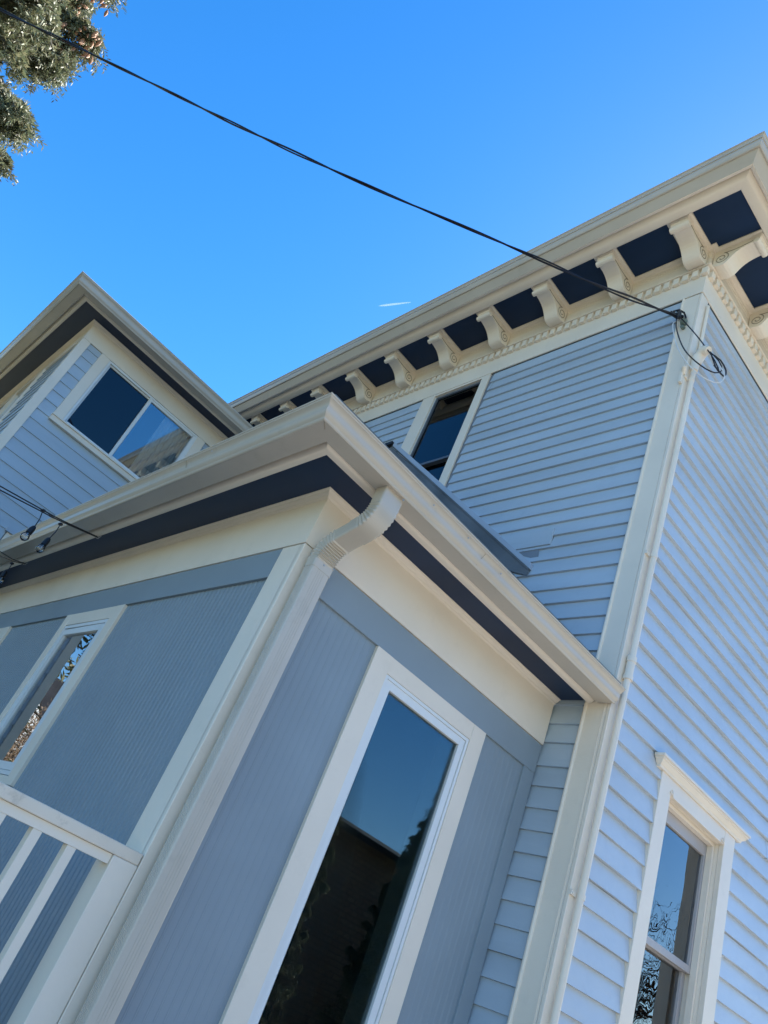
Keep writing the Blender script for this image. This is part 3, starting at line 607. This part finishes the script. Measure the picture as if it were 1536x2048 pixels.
# ------------------------------------------------------------------ spruce
def foliage_mesh(name, C, D, size, mats, n_leaf=6):
    """C: centres (n,3), D: directions (n,3) - each becomes a spray of thin leaf blades"""
    n = len(C); V = []; 
    k = n_leaf
    base = np.repeat(C, k, 0); dr = np.repeat(D, k, 0)
    rnd = rng.normal(size=(n*k,3)); rnd -= (rnd*dr).sum(1, keepdims=True)*dr; rnd /= np.linalg.norm(rnd, axis=1, keepdims=True)+1e-9
    t = rng.uniform(0, 1, (n*k,1)); sz = np.repeat(size, k)[:,None]*rng.uniform(.7,1.2,(n*k,1))
    p0 = base+dr*(t-.5)*sz*1.4; ld = dr*.55+rnd*.8; ld /= np.linalg.norm(ld, axis=1, keepdims=True)
    sd = np.cross(ld, rng.normal(size=(n*k,3))); sd /= np.linalg.norm(sd, axis=1, keepdims=True)+1e-9
    tip = p0+ld*sz*.75; w = sz*.10
    v = np.empty((n*k*4,3)); v[0::4] = p0; v[1::4] = p0+ld*sz*.4+sd*w; v[2::4] = tip; v[3::4] = p0+ld*sz*.4-sd*w
    me = bpy.data.meshes.new(name); nv = len(v); nf = n*k
    me.vertices.add(nv); me.vertices.foreach_set('co', v.ravel().astype(np.float32))
    me.loops.add(nv); me.loops.foreach_set('vertex_index', np.arange(nv, dtype=np.int32))
    me.polygons.add(nf); me.polygons.foreach_set('loop_start', np.arange(0, nv, 4, dtype=np.int32)); me.polygons.foreach_set('loop_total', np.full(nf, 4, dtype=np.int32))
    for m in mats: me.materials.append(m)
    if len(mats) > 1:
        mi = np.repeat(rng.choice(len(mats), n, p=[.55,.3,.15][:len(mats)]), k).astype(np.int32); me.polygons.foreach_set('material_index', mi)
    me.update(); me.validate()
    o = bpy.data.objects.new(name, me); COL.objects.link(o); return o
def leafmat(name, c, tr=.25):
    m = bpy.data.materials.new(name); m.use_nodes = True; t = m.node_tree; N = t.nodes; L = t.links; p = N['Principled BSDF']
    p.inputs['Base Color'].default_value = (*c,1); p.inputs['Roughness'].default_value = .55
    tl = N.new('ShaderNodeBsdfTranslucent'); tl.inputs[0].default_value = (*c,1); mx = N.new('ShaderNodeMixShader'); mx.inputs[0].default_value = tr
    L.new(p.outputs[0], mx.inputs[1]); L.new(tl.outputs[0], mx.inputs[2]); L.new(mx.outputs[0], N['Material Output'].inputs[0]); return m
NEED = [leafmat('spruce_green', (.15,.17,.095)), leafmat('spruce_olive', (.22,.215,.125)), leafmat('spruce_tan', (.07,.065,.04))]
def spruce(base, H, R0, az_dense):
    tr = empty('spruce_tree', base, 'tall sunlit olive green spruce with hanging cones, at the upper left', 'tree')
    bx, by, bz = base
    mb = MB(); mb.tube([(bx,by,bz),(bx+.05,by,bz+H*.4),(bx,by+.04,bz+H*.99)], [.34,.22,.02], 10); mb.build('trunk', M['bark'], tr, smooth=True)
    C = []; D = []; S = []; bm_ = MB(); cones = []
    z = bz+2.5
    while z < bz+H-.4:
        fr = (z-bz)/H; r = R0*(1-fr)**.85+.1
        nb = 7 if fr < .9 else 4; a0 = random.uniform(0, 6.28)
        for k in range(nb):
            a = a0+2*math.pi*k/nb+random.uniform(-.25,.25); L = r*random.uniform(.80,1.12)
            dirh = Vector((math.cos(a), math.sin(a), 0)); vis = dirh.dot(az_dense) > -.15 and 5.5 < z < 17
            pts = [Vector((bx,by,z))+dirh*(L*t)+Vector((0,0,-.50*L*t+.42*L*t*t)) for t in [i/8 for i in range(9)]]
            bm_.tube(pts, [.045*(1-i/9)+.006 for i in range(9)], 5)
            side = Vector((-dirh.y, dirh.x, 0)); nt_ = int((92 if vis else 10)*max(L,1)*(1 if random.random() > .15 else .6))
            for q in range(nt_):
                t = random.uniform(.15,1.03)**.8; i = min(int(t*8),7); p = pts[i].lerp(pts[i+1], t*8-i) if t < 1 else pts[8]
                sl = (1-t)*.42*L+.14; s = random.choice((-1,1)); wdt = random.uniform(0,1)*sl
                tw = (dirh*.75+side*s*.8).normalized()
                c = p+tw*wdt+Vector((0,0,-wdt*.25-random.uniform(0,.12)))
                dd = (tw*random.uniform(.25,.8)+Vector((0,0,-.9))+Vector((random.gauss(0,.25),random.gauss(0,.25),random.gauss(0,.25)))).normalized()
                m = random.randint(4,7) if vis else 2; st = .07 if vis else .16
                for j in range(m):
                    cc = c+dd*(j*st); dd = (dd+Vector((random.gauss(0,.1),random.gauss(0,.1),.03))).normalized()
                    C.append(cc); D.append(dd); S.append((.165-.07*j/m)*random.uniform(.85,1.15) if vis else .22)
                if vis and z > 11 and t > .72 and random.random() < .4: cones.append(cc+Vector((0,0,-.03)))
        z += .36 if z < bz+H*.75 else .28
    bm_.build('branches', M['bark'], tr, smooth=True)['kind'] = 'stuff'
    f = foliage_mesh('foliage', np.array([tuple(c) for c in C]), np.array([tuple(d) for d in D]), np.array(S), NEED); attach(f, tr); f['kind'] = 'stuff'
    cm = paint('spruce_cone', (.30,.155,.085), .6, .15, .8, 60)
    mb = MB(); R = []
    for i in range(9):
        t = i/8; r = .022*math.sin(math.pi*(t*.86+.10))*(1+.12*(i%2)); R.append(r)
    mb.tube([(0,0,-.12*i/8) for i in range(9)], R, 8); c0 = mb.build('cone', cm, tr, smooth=False)
    cones.sort(key=lambda c: c.normalized().angle(Vector((-.137,.691,.710)))+.012*c.length)
    for i, c in enumerate(cones[:95]):
        o = c0 if i == 0 else c0.copy()
        if i: COL.objects.link(o); o.parent = tr
        o.matrix_parent_inverse = Matrix.Translation(tr.location).inverted(); o.location = c; o.rotation_euler = (random.gauss(0,.3), random.gauss(0,.3), 0); o.scale = (1.25,)*3
    return tr, f
sp = spruce((-4.50, 11.34, GZ), 24.5, 4.32, Vector((.75,-.66,0)))

def unseen_evergreen(loc, sc, rz, label):  # unseen trees, sized and spaced to block the bright horizon in pane reflections
    e = empty('unseen_evergreen_tree', loc, label, 'tree')
    for ch in list(sp[0].children):
        if ch.name.startswith('cone'): continue
        c = ch.copy(); COL.objects.link(c); c.parent = e
        c.matrix_parent_inverse = Matrix.Scale(1, 4); c.matrix_basis = Matrix.Translation(-Vector(sp[0].location))
        if ch is not sp[1] and 'kind' in ch: c['kind'] = 'stuff'
    e.scale = (sc,)*3; e.rotation_euler = (0, 0, rz)
unseen_evergreen((6.6, -6.8, GZ), .27, .4, 'added unseen dark young evergreen before the brick house, nearest the camera and shortest')
unseen_evergreen((9.3, -7.1, GZ), .34, 2.1, 'added unseen dark evergreen before the brick house, second from its near end')
unseen_evergreen((13.2, -7.0, GZ), .31, 3.6, 'added unseen dark evergreen before the brick house, third from its near end')
unseen_evergreen((16.6, -7.2, GZ), .37, 5.0, 'tallest added unseen dark evergreen before the brick house, at its far end')
# ------------------------------------------------------------------ surroundings (mostly seen in the window panes)
M['brick'] = None
def brickmat():
    m, t, p = newmat('tan_brick'); N = t.nodes; L = t.links
    tc = N.new('ShaderNodeTexCoord'); mp = N.new('ShaderNodeMapping'); mp.inputs['Rotation'].default_value = (math.radians(90),0,0)
    b = N.new('ShaderNodeTexBrick'); b.inputs['Color1'].default_value = (.36,.22,.15,1); b.inputs['Color2'].default_value = (.44,.30,.2,1); b.inputs['Mortar'].default_value = (.12,.10,.09,1)
    b.inputs['Scale'].default_value = 2.2; b.inputs['Mortar Size'].default_value = .02
    L.new(tc.outputs['Object'], mp.inputs[0]); L.new(mp.outputs[0], b.inputs['Vector']); L.new(b.outputs['Color'], p.inputs['Base Color']); p.inputs['Roughness'].default_value = .9
    return m
BM = brickmat()
def gable_house(base, w, d, h, rh, wallm, label, name='neighbour_house', wins=()):
    x, y, z = base; hs_ = empty(name, (x+w/2, y+d/2, z), label, 'house')
    mb = MB(); mb.box(x,x+w,y,y+d,z,z+h); mb.poly([(x,y,z+h),(x,y+d,z+h),(x,y+d/2,z+h+rh)]); mb.poly([(x+w,y,z+h),(x+w,y+d,z+h),(x+w,y+d/2,z+h+rh)]); mb.build('wall', wallm, hs_)
    mb = MB(); o = .5
    for s in (0, 1):
        ye = y-o if s == 0 else y+d+o; zl = z+h-o*rh/(d/2)
        a = [(x-o,ye,zl),(x+w+o,ye,zl),(x+w+o,y+d/2,z+h+rh),(x-o,y+d/2,z+h+rh)]
        mb.quad(*a); mb.quad(*[(p[0],p[1],p[2]+.12) for p in a]); mb.quad(a[0],a[1],(a[1][0],a[1][1],a[1][2]+.12),(a[0][0],a[0][1],a[0][2]+.12))
    mb.build('roof', M['dshingle'], hs_)
    for (u, v, ww, wh) in wins:
        mb = MB(); mb.box(x+u-.1,x+u+ww+.1,y+d,y+d+.03,z+v-.1,z+v+wh+.1); wf = mb.build('window', M['trim'], hs_)
        mb = MB(); mb.box(x+u,x+u+ww,y+d+.03,y+d+.035,z+v,z+v+wh); mb.build('pane', M['dark'], wf)
    return hs_
gable_house((3,-15.5,GZ), 17, 7, 4.8, 0.9, BM, 'tan brick house with a dark gable roof across the added unseen slab, behind the camera', wins=((1.5,1,1,1.5),(6,1,1,1.5),(12.5,1,1,1.5),(3,3.0,.9,1.2),(12.5,3.0,.9,1.2)))
def bare_tree(base, h, label, seed, leaves=0):
    rd = random.Random(seed); tr = empty('bare_tree', base, label, 'tree', None); T = MB(); Bm = MB(); tips = []
    def grow(p, d, L, r, lev):
        n = 4; pts = [p]
        for i in range(n):
            d = (d+Vector((rd.gauss(0,.13),rd.gauss(0,.13),rd.gauss(.03,.08)))).normalized(); pts.append(pts[-1]+d*L/n)
        (T if lev == 0 else Bm).tube(pts, [r*(1-.45*i/n) for i in range(n+1)], 7 if lev < 2 else 4, caps=False)
        if lev == 5: tips.append((pts[-1], d)); return
        for k in range(4 if lev else 5):
            q = pts[rd.choice((2,3,4))] if k else pts[-1]
            ax = Vector((rd.gauss(0,1),rd.gauss(0,1),rd.gauss(0,.5))).normalized(); nd = (d+ax*rd.uniform(.5,.95)).normalized()
            grow(q, nd, L*rd.uniform(.58,.78), r*.52, lev+1)
    grow(Vector(base), Vector((0,0,1)), h*.34, h*.018, 0)
    T.build('trunk', M['bark'], tr, smooth=True); b = Bm.build('branches', M['bark'], tr); b['kind'] = 'stuff'
    if leaves:
        C = []; Dd = []
        for p, d in tips:
            for j in range(leaves): C.append(tuple(p+Vector((rd.gauss(0,.25),rd.gauss(0,.25),rd.gauss(0,.2))))); Dd.append(tuple(d))
        f = foliage_mesh('foliage', np.array(C), np.array(Dd), np.full(len(C), .16), [leafmat('dry_leaf', (.34,.26,.19))], 4); attach(f, tr); f['kind'] = 'stuff'
bare_tree((-6.5, 30.0, GZ), 9.0, 'bare branching tree far behind the rear wing, beyond the spruce', 3)
bare_tree((-4.0, 20.5, GZ), 6.0, 'low tree with dry tan leaves behind the rear wing', 5, leaves=9)
bare_tree((17.0, -7.5, GZ), 8.5, 'bare branching tree off the right wall, beyond the added unseen slab', 8)
bare_tree((1.5, -7.6, GZ), 6.5, 'small bare tree between the added unseen slab and the brick house', 12)
gable_house((-9.5,19.5,GZ), 5.5, 6, 3.9, 2.0, M['oldsiding'], 'low neighbouring house with a grey gable roof beyond the porch')

# ------------------------------------------------------------------ contrail
def contrail():
    a = pdir(757, 612); b = pdir(821, 604.5); k = 9000/((a.z+b.z)/2); p, q = a*k, b*k
    m = leafmat('ice_cloud', (.9,.93,.95), .5); N = m.node_tree.nodes; L = m.node_tree.links
    tr = N.new('ShaderNodeBsdfTransparent'); mx = N.new('ShaderNodeMixShader'); mx.inputs[0].default_value = .09
    src = N['Material Output'].inputs[0].links[0].from_socket; L.new(tr.outputs[0], mx.inputs[1]); L.new(src, mx.inputs[2]); L.new(mx.outputs[0], N['Material Output'].inputs[0])
    mb = MB(); n = 10; pts = [p.lerp(q, i/n) for i in range(n+1)]; mb.tube(pts, [2+16*math.sin(math.pi*min(1,(i/n)**.6)*.93) for i in range(n+1)], 8)
    o = mb.build('contrail', m); tag(o, 'short thin white contrail in the blue sky above the tall eave', 'contrail')
contrail()
